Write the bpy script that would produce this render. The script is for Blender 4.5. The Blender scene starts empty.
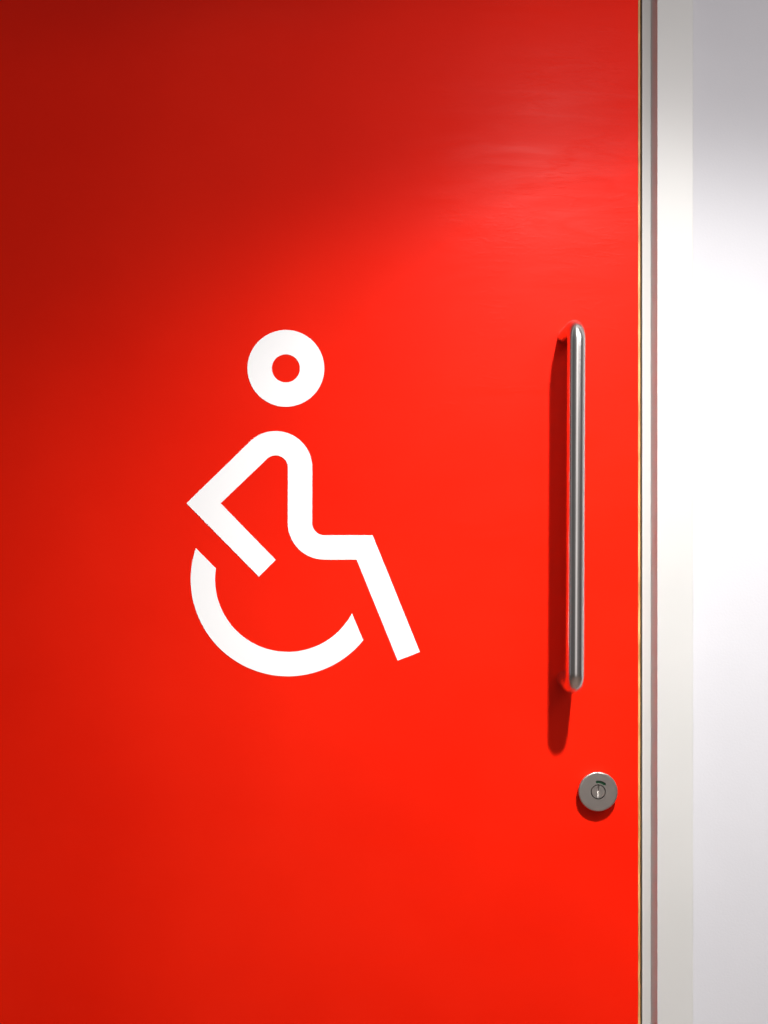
import bpy, bmesh, math
from mathutils import Vector

S = 0.0013            # metres on the door face per photograph pixel
PX, PY = 384.0, 530.0 # foot of the camera axis
D = 1.15              # camera distance from the door face
H = math.pi
scn = bpy.context.scene
COL = scn.collection

def X(px): return (px - PX) * S
def Z(py): return (PY - py) * S

# ------------------------------------------------------------ objects
def link(name, me, mat, parent=None, smooth=None):
    o = bpy.data.objects.new(name, me); COL.objects.link(o)
    if mat: me.materials.append(mat)
    if parent: o.parent = parent
    if smooth is not None:
        for p in me.polygons: p.use_smooth = True
        me.set_sharp_from_angle(angle=math.radians(smooth))
    return o
def build(name, bm, mat, parent=None, smooth=None, bevel=0, seg=3):
    bmesh.ops.remove_doubles(bm, verts=bm.verts, dist=1e-6)
    bmesh.ops.recalc_face_normals(bm, faces=bm.faces)
    me = bpy.data.meshes.new(name); bm.to_mesh(me); bm.free()
    o = link(name, me, mat, parent, smooth)
    if bevel:
        m = o.modifiers.new('bevel', 'BEVEL'); m.width = bevel; m.segments = seg; m.limit_method = 'ANGLE'
        m.harden_normals = True
        for p in me.polygons: p.use_smooth = True
    return o
def box(bm, x0, x1, y0, y1, z0, z1):
    vs = [bm.verts.new((x, y, z)) for x in (x0, x1) for y in (y0, y1) for z in (z0, z1)]
    for f in ((0,1,3,2),(4,6,7,5),(0,4,5,1),(2,3,7,6),(0,2,6,4),(1,5,7,3)):
        bm.faces.new([vs[i] for i in f])
def prism(bm, pts, y0, y1):
    """closed outline (x, z) between depths y0 (front) and y1 (back)"""
    a = [bm.verts.new((x, y0, z)) for x, z in pts]; b = [bm.verts.new((x, y1, z)) for x, z in pts]
    bm.faces.new(a); bm.faces.new(b[::-1])
    n = len(pts)
    for i in range(n): bm.faces.new((a[i], a[(i+1) % n], b[(i+1) % n], b[i]))
def band(bm, outer, inner, y0, y1, closed):
    """strip between two outlines of equal length"""
    n = len(outer)
    R = [[bm.verts.new((p[0], y, p[1])) for p in pts] for pts in (outer, inner) for y in (y0, y1)]
    of, ob, nf, nb = R
    for i in range(n if closed else n-1):
        j = (i+1) % n
        bm.faces.new((of[i], of[j], nf[j], nf[i])); bm.faces.new((ob[j], ob[i], nb[i], nb[j]))
        bm.faces.new((of[j], of[i], ob[i], ob[j])); bm.faces.new((nf[i], nf[j], nb[j], nb[i]))
    if not closed:
        for i in (0, n-1): bm.faces.new((of[i], nf[i], nb[i], ob[i]))
def lathe(bm, cx, cz, prof, n=96):
    """prof: (radius, y) turned round the axis through (cx, cz)"""
    rows = [[bm.verts.new((cx + r*math.cos(2*H*k/n), y, cz + r*math.sin(2*H*k/n))) for k in range(n)] for r, y in prof]
    for a, b in zip(rows, rows[1:]):
        for k in range(n): bm.faces.new((a[k], a[(k+1) % n], b[(k+1) % n], b[k]))
def thing(name, label, cat, loc):
    o = bpy.data.objects.new(name, None); COL.objects.link(o); o.location = loc
    o.empty_display_size = .1; o['label'] = label; o['category'] = cat; o['kind'] = 'thing'
    return o

# ------------------------------------------------------------ materials
def mat(name, col, rough, metal=0.0, spec=.5):
    m = bpy.data.materials.new(name); m.use_nodes = True
    nt = m.node_tree; b = nt.nodes['Principled BSDF']
    b.inputs['Base Color'].default_value = (*col, 1); b.inputs['Roughness'].default_value = rough
    b.inputs['Metallic'].default_value = metal; b.inputs['Specular IOR Level'].default_value = spec
    return m, nt, b
def N(nt, t, **k):
    n = nt.nodes.new(t)
    for a, v in k.items():
        if a.startswith('i_'): n.inputs[a[2:].replace('_', ' ')].default_value = v
        else: setattr(n, a, v)
    return n
def noise(nt, scale, stretch=(1,1,1), detail=4, rough=.5, rot=(0,0,0), dist=0):
    tc = N(nt, 'ShaderNodeTexCoord'); mp = N(nt, 'ShaderNodeMapping')
    mp.inputs['Scale'].default_value = stretch; mp.inputs['Rotation'].default_value = rot
    no = N(nt, 'ShaderNodeTexNoise'); no.inputs['Scale'].default_value = scale
    no.inputs['Detail'].default_value = detail; no.inputs['Roughness'].default_value = rough
    no.inputs['Distortion'].default_value = dist
    nt.links.new(tc.outputs['Object'], mp.inputs[0]); nt.links.new(mp.outputs[0], no.inputs['Vector'])
    return no.outputs['Fac']
def remap(nt, src, a, b, c, d):
    r = N(nt, 'ShaderNodeMapRange'); nt.links.new(src, r.inputs[0])
    for i, v in enumerate((a, b, c, d)): r.inputs[i+1].default_value = v
    return r.outputs[0]
def specks(nt, sock, spot, scale, size, keep, out):
    """a few small chips with their own colour"""
    tc = N(nt, 'ShaderNodeTexCoord'); vo = N(nt, 'ShaderNodeTexVoronoi', voronoi_dimensions='3D')
    mp = N(nt, 'ShaderNodeMapping'); mp.inputs['Scale'].default_value = (1, .01, 1)
    vo.inputs['Scale'].default_value = scale
    nt.links.new(tc.outputs['Object'], mp.inputs[0]); nt.links.new(mp.outputs[0], vo.inputs['Vector'])
    sx = N(nt, 'ShaderNodeSeparateColor'); nt.links.new(vo.outputs['Color'], sx.inputs[0])
    near = mul(nt, vo.outputs['Distance'], mul(nt, sx.outputs[1], size), 'LESS_THAN')
    few = mul(nt, sx.outputs[0], keep, 'LESS_THAN')
    mx = N(nt, 'ShaderNodeMix', data_type='RGBA'); nt.links.new(mul(nt, near, few), mx.inputs[0])
    nt.links.new(sock, mx.inputs[6]); mx.inputs[7].default_value = (*spot, 1)
    nt.links.new(mx.outputs[2], out)
def bump(nt, src, strength, dist, prev=None):
    b = N(nt, 'ShaderNodeBump'); b.inputs['Strength'].default_value = strength; b.inputs['Distance'].default_value = dist
    nt.links.new(src, b.inputs['Height'])
    if prev: nt.links.new(prev, b.inputs['Normal'])
    return b.outputs[0]
def colmix(nt, src, c0, c1):
    r = N(nt, 'ShaderNodeMix', data_type='RGBA'); nt.links.new(src, r.inputs[0])
    r.inputs[6].default_value = (*c0, 1); r.inputs[7].default_value = (*c1, 1)
    return r.outputs[2]
def mul(nt, a, b, op='MULTIPLY'):
    m = N(nt, 'ShaderNodeMath', operation=op)
    for i, v in enumerate((a, b)):
        if isinstance(v, (int, float)): m.inputs[i].default_value = v
        else: nt.links.new(v, m.inputs[i])
    return m.outputs[0]

# red satin paint: faint mottling, arcing wipe marks that catch the lamp, a few specks
RED, nt, b = mat('red_door_paint', (.85, .014, .004), .4, spec=.05)
cl = noise(nt, 3.2, (1, 1, 1), 3, .5)
specks(nt, colmix(nt, remap(nt, cl, .3, .7, 0, 1), (.80, .0106, .0014), (.88, .0148, .0026)), (.75, .16, .12), 18, .014, .12, b.inputs['Base Color'])
wipe = noise(nt, 5, (1.0, 1, 6.5), 7, .6, (0, -.12, 0), 1.6)
cloud = noise(nt, 7, (1, 1, 2), 3, .5)
rr = mul(nt, remap(nt, wipe, .4, .68, .54, .37), remap(nt, cloud, .3, .7, 1.1, .88))
nt.links.new(rr, b.inputs['Roughness'])
b.inputs['Coat Weight'].default_value = .06; b.inputs['Coat Roughness'].default_value = .36
n1 = bump(nt, noise(nt, 260, (1, 1, 1), 2, .5), .06, .0006)
fine = mul(nt, remap(nt, noise(nt, 14, (1.3, 1, 7), 6, .65, (0, -.16, 0), 2.2), .52, .72, 0, 1), remap(nt, noise(nt, 9, (1, 1, 1.6), 2), .45, .62, 0, 1))
n2 = bump(nt, fine, .09, .0022, n1)
n3 = bump(nt, noise(nt, 1.7, (1, 1, .8), 1, .4), .22, .012, n2)
nt.links.new(n3, b.inputs['Normal']); nt.links.new(n3, b.inputs['Coat Normal'])

VINYL, nt, b = mat('white_vinyl', (.97, .97, .97), .5, spec=.4)

WOOD, nt, b = mat('oak_edge', (.5, .28, .09), .5)
g = noise(nt, 22, (6, 6, 1), 4, .6)
nt.links.new(colmix(nt, remap(nt, g, .35, .65, 0, 1), (.42, .21, .06), (.78, .46, .17)), b.inputs['Base Color'])

def paint(name, c0, c1, rough, tex=420, st=.1):
    m, nt, b = mat(name, c0, rough)
    specks(nt, colmix(nt, remap(nt, noise(nt, 5, (1, 1, 1), 3), .35, .65, 0, 1), c0, c1), (.3, .28, .25), 16, .011, .1, b.inputs['Base Color'])
    n = bump(nt, noise(nt, tex, (1, 1, 1), 3, .6), st, .0006)
    nt.links.new(n, b.inputs['Normal'])
    return m
FRAME = paint('off_white_gloss_paint', (.54, .535, .517), (.56, .552, .536), .36, 120, .05)
WALL = paint('cool_white_emulsion', (.56, .555, .579), (.575, .57, .594), .75, 330, .28)
GAP_SHADE = mat('dark_brown_gap_shade', (.04, .02, .005), .9, spec=0)[0]  # brown that paints in the shade inside the door gap
GREEN = mat('green_indicator', (.002, .03, .010), .4)[0]
DARK = mat('dark_slot', (.012, .01, .009), .8, 0)[0]

# brushed stainless steel
STEEL, nt, b = mat('brushed_steel', (.56, .53, .51), .3, 1)
br = noise(nt, 90, (8, 8, .12), 3, .5)
nt.links.new(remap(nt, br, .3, .7, .2, .24), b.inputs['Roughness'])
nt.links.new(colmix(nt, remap(nt, br, .3, .7, 0, 1), (.76, .73, .70), (.81, .78, .75)), b.inputs['Base Color'])
tg = N(nt, 'ShaderNodeTangent', direction_type='UV_MAP', uv_map='around')
nt.links.new(tg.outputs[0], b.inputs['Tangent'])
b.inputs['Anisotropic'].default_value = .5; b.inputs['Anisotropic Rotation'].default_value = .25
PLATE, nt, b = mat('satin_steel', (.56, .52, .48), .42, 1)
br = noise(nt, 120, (1, 1, 14), 4, .6)
nt.links.new(remap(nt, br, .3, .7, .34, .5), b.inputs['Roughness'])
nt.links.new(bump(nt, br, .15, .0002), b.inputs['Normal'])

# ------------------------------------------------------------ door
XE = X(638.1)               # right edge of the red face
XL = XE - 1.02              # left edge of the leaf
ZB, ZT = -1.02, 1.03
door = thing('red_door', 'bright red door with a white wheelchair symbol, long steel pull handle and round lock', 'door', (0, 0, ZB))
def to_door(o, par=None):
    """keep world placement under the parent"""
    o.parent = par or door
    if par is None: o.location = (0, 0, -ZB)
    return o
bm = bmesh.new(); box(bm, XL, XE, 0, .044, ZB, ZT)
to_door(build('leaf', bm, RED, smooth=30))
bm = bmesh.new()
w = .0031; c = .0006
prism(bm, [(0,0)]*0 or [(XE + .00005, ZB), (XE + w, ZB), (XE + w, ZT), (XE + .00005, ZT)], .0002, .0438)
to_door(build('edge_lipping', bm, WOOD, bevel=.0007, seg=2))

# symbol (points in photograph pixels, laid on the door at real size)
YV = -.0004
def P(px, py): return (X(px), Z(py))
def arc(cx, cy, r, a0, a1, n):
    return [P(cx + r*math.cos(math.radians(a0 + (a1-a0)*k/n)), cy + r*math.sin(math.radians(a0 + (a1-a0)*k/n))) for k in range(n+1)]
outer = [P(258.9, 576.6), P(186.6, 503.3)] + arc(275.7, 467.6, 36.6, -135, 0, 30) + arc(324.4, 523.0, 12.2, 180, 90, 14)[0:] + [P(372.6, 535.2), P(419.9, 651.9)]
inner = [P(275.8, 559.9), P(220.6, 503.3)] + arc(275.7, 467.6, 12.2, -135, 0, 30) + arc(324.4, 523.0, 36.6, 180, 90, 14) + [P(356.6, 559.6), P(397.7, 660.6)]
bm = bmesh.new(); band(bm, outer, inner, YV, .0003, False)
sym = to_door(build('wheelchair_symbol', bm, VINYL))
n = 96
bm = bmesh.new(); band(bm, arc(285.9, 368.4, 38.4, 0, 360, n)[:-1], arc(285.9, 368.4, 14.05, 0, 360, n)[:-1], YV, .0003, True)
to_door(build('symbol_head', bm, VINYL), sym)
ao = math.degrees(math.atan2(-30.8, -91.1)) + 360; ai = math.degrees(math.atan2(-10.8, -71.8)) + 360
bo = math.degrees(math.atan2(60.9, 75.5)); bi = math.degrees(math.atan2(34.5, 64.7))
bm = bmesh.new(); band(bm, arc(287.8, 579.2, 97.0, bo, ao, 90), arc(287.8, 579.2, 72.7, bi, ai, 90), YV, .0003, False)
to_door(build('symbol_wheel', bm, VINYL), sym)

# pull handle: one bent tube
R = .0112; hx = X(565.7); z0 = Z(679.0); z1 = Z(336.9); off = .0610; rb = .019
lean = .0020
pts = [Vector((hx, .0, z1)), Vector((hx, -(off - rb), z1))]
for k in range(1, 17):
    a = k / 16 * H / 2
    pts.append(Vector((hx, -(off - rb) - rb*math.sin(a), z1 - rb + rb*math.cos(a))))
m = 40
for k in range(1, m): pts.append(Vector((hx, -off, z1 - rb + (z0 + rb - z1 + rb)*k/m)))
for k in range(0, 17):
    a = k / 16 * H / 2
    pts.append(Vector((hx, -(off - rb) - rb*math.cos(a), z0 + rb - rb*math.sin(a))))
pts.append(Vector((hx, 0, z0)))
bm = bmesh.new(); rows = []
nn = 40
for i, p in enumerate(pts):
    t = (pts[min(i+1, len(pts)-1)] - pts[max(i-1, 0)]).normalized()
    u = Vector((1, 0, 0)); v = t.cross(u).normalized()
    q = Vector((p.x + lean*((p.z - (z0+z1)/2)/(z1-z0)), p.y, p.z))
    rows.append([bm.verts.new(q + R*(u*math.cos(2*H*k/nn) + v*math.sin(2*H*k/nn))) for k in range(nn)])
TUV = {v_: (k/nn, i*.2) for i, row in enumerate(rows) for k, v_ in enumerate(row)}
for a, b_ in zip(rows, rows[1:]):
    for k in range(nn): bm.faces.new((a[k], a[(k+1) % nn], b_[(k+1) % nn], b_[k]))
bm.faces.new(rows[0]); bm.faces.new(rows[-1])
uv = bm.loops.layers.uv.new('around')
for f in bm.faces:
    for l in f.loops:
        a = TUV[l.vert]; l[uv].uv = a
    us = [l[uv].uv[0] for l in f.loops]
    if max(us) - min(us) > .5 and len(us) == 4:
        for l in f.loops:
            if l[uv].uv[0] < .5: l[uv].uv = (l[uv].uv[0] + 1, l[uv].uv[1])
hd = to_door(build('pull_handle', bm, STEEL, smooth=50))

# lock: round rose with green indicator window and a coin slot turn
th = .0108; kf = (D - th) / D
cx, cz = X(598.3) * kf, Z(791.9) * kf
ro = 19.7 * S * kf; rt = 7.45 * S * kf
bm = bmesh.new()
ri = ro - .0035
prof = [(ri, -th)]
ch = .0016
for k in range(0, 9):
    a = k/8*H/2
    prof.append((ro - ch + ch*math.sin(a), -th + ch - ch*math.cos(a)))
prof.append((ro - .0006, -th + .0045)); prof.append((ro - .0028, -.0001))
lathe(bm, cx, cz, prof, 96)
# the face: outer circle with the turn opening and the window opening, filled
cu = bpy.data.curves.new('face', 'CURVE'); cu.dimensions = '2D'; cu.fill_mode = 'FRONT'
def spl(points):
    s = cu.splines.new('POLY'); s.points.add(len(points)-1); s.use_cyclic_u = True
    for q, (x, z) in zip(s.points, points): q.co = (x, z, 0, 1)
def circ(r, n=96): return [(r*math.cos(2*H*k/n), r*math.sin(2*H*k/n)) for k in range(n)]
def winpts(r0, r1, a0, a1, n=14):
    o = []
    for k in range(n+1):
        a = math.radians(a0 + (a1-a0)*k/n); o.append((r1*math.sin(a), r1*math.cos(a)))
    rc = (r1-r0)/2; rm = (r0+r1)/2; a = math.radians(a1)
    c_ = (rm*math.sin(a), rm*math.cos(a))
    for k in range(1, 8):
        t = k/8*H; o.append((c_[0] + rc*(math.cos(t)*math.sin(a) + math.sin(t)*math.cos(a)), c_[1] + rc*(math.cos(t)*math.cos(a) - math.sin(t)*math.sin(a))))
    for k in range(n+1):
        a = math.radians(a1 + (a0-a1)*k/n); o.append((r0*math.sin(a), r0*math.cos(a)))
    a = math.radians(a0); c_ = (rm*math.sin(a), rm*math.cos(a))
    for k in range(1, 8):
        t = k/8*H; o.append((c_[0] - rc*(math.cos(t)*math.sin(a) + math.sin(t)*math.cos(a)), c_[1] - rc*(math.cos(t)*math.cos(a) - math.sin(t)*math.sin(a))))
    return o
px = S * kf
W = winpts(8.5*px, 11.3*px, -7, 39)
spl(circ(ri)); spl(circ(rt)); spl(W)
co = bpy.data.objects.new('tmp', cu)
me = bpy.data.meshes.new_from_object(co)
vs = [bm.verts.new((cx + v.co.x, -th, cz + v.co.y)) for v in me.vertices]
for p in me.polygons: bm.faces.new([vs[i] for i in p.vertices])
bpy.data.objects.remove(co); bpy.data.curves.remove(cu); bpy.data.meshes.remove(me)
for loop in (circ(rt), W):          # walls of the two openings
    a = [bm.verts.new((cx+x, -th, cz+z)) for x, z in loop]; b_ = [bm.verts.new((cx+x, -th+.003, cz+z)) for x, z in loop]
    for i in range(len(a)): bm.faces.new((a[i], a[(i+1) % len(a)], b_[(i+1) % len(a)], b_[i]))
lock = to_door(build('lock_rose', bm, PLATE, smooth=35))
bm = bmesh.new(); prism(bm, [(cx+x, cz+z) for x, z in winpts(8.1*px, 11.8*px, -12, 44)], -th + .0009, -th + .003)
to_door(build('vacancy_indicator', bm, GREEN), lock)
# turn: disc with a milled slot whose floor rises to both ends
rd = rt - .0012; hw = .0009; yt = -th + .0002
tilt = math.radians(-1.5)
def rot(x, z): return (cx + x*math.cos(tilt) - z*math.sin(tilt), cz + x*math.sin(tilt) + z*math.cos(tilt))
bm = bmesh.new()
a0 = math.asin(hw/rd); n = 40
def floor_y(z): return yt + .00005 + .0036*min(1, max(0, (z/rd + .985)/1.1))**1.25
for s in (-1, 1):
    seg = []
    for k in range(n+1):
        a = a0 + (H - 2*a0)*k/n
        seg.append((s*rd*math.sin(a), rd*math.cos(a)))
    prism(bm, [rot(*p) for p in seg], yt, -th + .005)
m = 24
L = [-rd*.985 + 2*rd*.985*k/m for k in range(m+1)]
rowsf = [[bm.verts.new((*[rot(s*hw, z)[0]], floor_y(z), rot(s*hw, z)[1])) for z in L] for s in (-1, 1)]
for i in range(m): bm.faces.new((rowsf[0][i], rowsf[0][i+1], rowsf[1][i+1], rowsf[1][i]))
to_door(build('coin_slot_turn', bm, PLATE, smooth=30), lock)
bm = bmesh.new(); lathe(bm, cx, cz, [(0.0001, -th+.0042), (rt+.0004, -th+.0042)], 48)
to_door(build('lock_recess', bm, DARK), lock)

# ------------------------------------------------------------ frame
pr = .0255                         # how far the architrave stands proud
xj = X(642.4); xa = X(651.2)       # jamb face
xr = X(693.4) * (D - pr) / D
frame = thing('door_frame', 'off white painted door frame with projecting architrave along the red door', 'door frame', (0, 0, ZB))
ztop = ZT + .005
xlj = XL - .004 ; xla = xlj - (xa - xj)
bm = bmesh.new()
box(bm, xj, xa + .002, .0015, .11, ZB, ztop + .0118)
to_f = lambda o: (setattr(o, 'parent', frame), setattr(o, 'location', (0, 0, -ZB)), o)[2]
to_f(build('jamb', bm, FRAME, bevel=.0012))
bm = bmesh.new(); box(bm, xla - .002, xlj, .0015, .11, ZB, ztop + .0118)
to_f(build('jamb', bm, FRAME, bevel=.0012))
bm = bmesh.new(); box(bm, xlj + .0002, xj - .0002, .0015, .11, ztop, ztop + .0118)
to_f(build('head_jamb', bm, FRAME, bevel=.0012))
aw = xr - xa
bm = bmesh.new(); box(bm, xa, xr, -pr, .0035, ZB, ztop + .0118 + aw)
to_f(build('architrave', bm, FRAME, bevel=.0011))
bm = bmesh.new(); box(bm, xla - aw, xla, -pr, .0035, ZB, ztop + .0118 + aw)
to_f(build('architrave', bm, FRAME, bevel=.0011))
bm = bmesh.new(); box(bm, xla + .0002, xa - .0002, -pr + .0003, .0035, ztop + .0118, ztop + .0116 + aw)
to_f(build('head_architrave', bm, FRAME, bevel=.0011))
bm = bmesh.new(); box(bm, XE + w + .0001, xj - .00005, .0042, .040, ZB, ZT)  # dark strip added in the gap, its colour standing in for shade
to_f(build('gap_shade_strip', bm, GAP_SHADE))
bm = bmesh.new(); box(bm, xlj + .0001, XL - .0001, .0042, .040, ZB, ZT)
to_f(build('gap_shade_strip', bm, GAP_SHADE))

# ------------------------------------------------------------ wall
bm = bmesh.new()
yb = .12; yf = .0030
box(bm, xa + .0025, 2.4, yf, yb, ZB, 1.5)
box(bm, -2.4, xla - .0025, yf, yb, ZB, 1.5)
box(bm, xla - .0025, xa + .0025, yf, yb, ztop + .0125, 1.5)
wall = build('wall', bm, WALL)
wall['kind'] = 'structure'; wall['label'] = 'smooth cool white wall beside the door frame'

bm = bmesh.new(); box(bm, -2.4, 2.4, -2.6, .115, ZB - .1, ZB - .004)
FLOOR = mat('brown_floor', (.09, .065, .05), .7)[0]
fl = build('floor', bm, FLOOR); fl['kind'] = 'structure'; fl['label'] = 'brown smooth floor in front of the red door'

# ------------------------------------------------------------ light
cam = bpy.data.cameras.new('camera'); co = bpy.data.objects.new('camera', cam); COL.objects.link(co)
co.location = (0, -D, 0); co.rotation_euler = (H/2, 0, 0)
cam.sensor_fit = 'VERTICAL'; cam.sensor_height = 24
cam.lens = 24 * D / (1024 * S); cam.shift_y = (PY - 512) / 1024; cam.clip_end = 100; cam.clip_start = .01
scn.camera = co

li = bpy.data.lights.new('ceiling_downlight', 'POINT'); lo = bpy.data.objects.new('ceiling_downlight', li); COL.objects.link(lo)
lo.location = (.352, -.74, .83)
li.shadow_soft_size = .026; li.energy = 1; li.color = (1, .985, .965)
li.use_nodes = True; nt = li.node_tree
em = nt.nodes['Emission']
geo = N(nt, 'ShaderNodeNewGeometry'); sp = N(nt, 'ShaderNodeSeparateXYZ')
nt.links.new(geo.outputs['Incoming'], sp.inputs[0])
# luminous intensity by angle from straight down, as a photometric curve
K = 44.0
curve = [(0, 4.9), (15, 4.9), (24, 4.3), (29, 3.8), (35, 3.2), (39, 2.8), (44, 2.35), (50, 1.76), (56, 1.2), (60, .84), (64, .50), (68, .29), (74, .19), (80, .13), (85, .02), (90, 0)]
fc = N(nt, 'ShaderNodeFloatCurve')
aim = math.radians(3)     # the fitting leans a little to the right
cs = mul(nt, mul(nt, sp.outputs[2], -math.cos(aim)), mul(nt, sp.outputs[0], math.sin(aim)), 'ADD')
nt.links.new(mul(nt, cs, 0, 'MAXIMUM'), fc.inputs['Value'])
cv = fc.mapping.curves[0]
pp = sorted((math.cos(math.radians(a)), v/5) for a, v in curve)
cv.points[0].location = pp[0]; cv.points[1].location = pp[-1]
for q in pp[1:-1]: cv.points.new(*q)
fc.mapping.update()
nt.links.new(mul(nt, fc.outputs[0], 5*K), em.inputs['Strength'])

# added fill lamp at the right front: lifts the shadows, weaker towards the left
al = bpy.data.lights.new('right_fill_light', 'AREA'); ao_ = bpy.data.objects.new('right_fill_light', al); COL.objects.link(ao_)
al.shape = 'RECTANGLE'; al.size = .6; al.size_y = .6; al.energy = 4.8; al.color = (1, .93, .97)
ao_.location = (1.05, -1.3, .95); ao_.rotation_euler = (Vector((.35, 0, .1)) - Vector(ao_.location)).to_track_quat('-Z', 'Y').to_euler()

# the surroundings: dim room with paler and darker bands round the horizon
wo = bpy.data.worlds.new('World'); scn.world = wo; wo.use_nodes = True; nt = wo.node_tree
bg = nt.nodes['Background']
tc = N(nt, 'ShaderNodeTexCoord'); sx = N(nt, 'ShaderNodeSeparateXYZ'); nt.links.new(tc.outputs['Generated'], sx.inputs[0])
az = mul(nt, sx.outputs[0], mul(nt, sx.outputs[1], -1), 'ARCTAN2')
t = remap(nt, az, -H, H, 0, 1)
cr = N(nt, 'ShaderNodeValToRGB'); nt.links.new(t, cr.inputs[0])
el = cr.color_ramp
def az2(d): return (d + 180) / 360
stops = [(-180, .1), (-112, .1), (-88, .3), (-83, .5), (-79, 3), (-71, 3), (-65, 1.0), (-40, .9), (-16, 1.2), (-8, 8.0), (4, 8.5), (12, 2.2), (32, .9), (60, .7), (70, 1.0), (74, 5.0), (96, 4.0), (104, .4), (180, .15)]
el.elements[0].position = az2(stops[0][0]); el.elements[0].color = (stops[0][1],)*3 + (1,)
el.elements[1].position = az2(stops[-1][0]); el.elements[1].color = (stops[-1][1],)*3 + (1,)
for d, v in stops[1:-1]:
    e = el.elements.new(az2(d)); e.color = (v, v*.95, v*.96, 1)
updown = remap(nt, sx.outputs[2], -.5, .45, .5, .85)
nt.links.new(cr.outputs[0], bg.inputs['Color'])
nt.links.new(mul(nt, mul(nt, updown, .14), mul(nt, remap(nt, sx.outputs[2], .35, .8, 0, .04), 0, 'ADD'), 'ADD'), bg.inputs['Strength'])

# ------------------------------------------------------------ render
scn.render.engine = 'CYCLES'
scn.render.resolution_x = 768; scn.render.resolution_y = 1024
v = scn.view_settings; v.view_transform = 'Standard'; v.look = 'None'; v.exposure = 0; v.gamma = 1
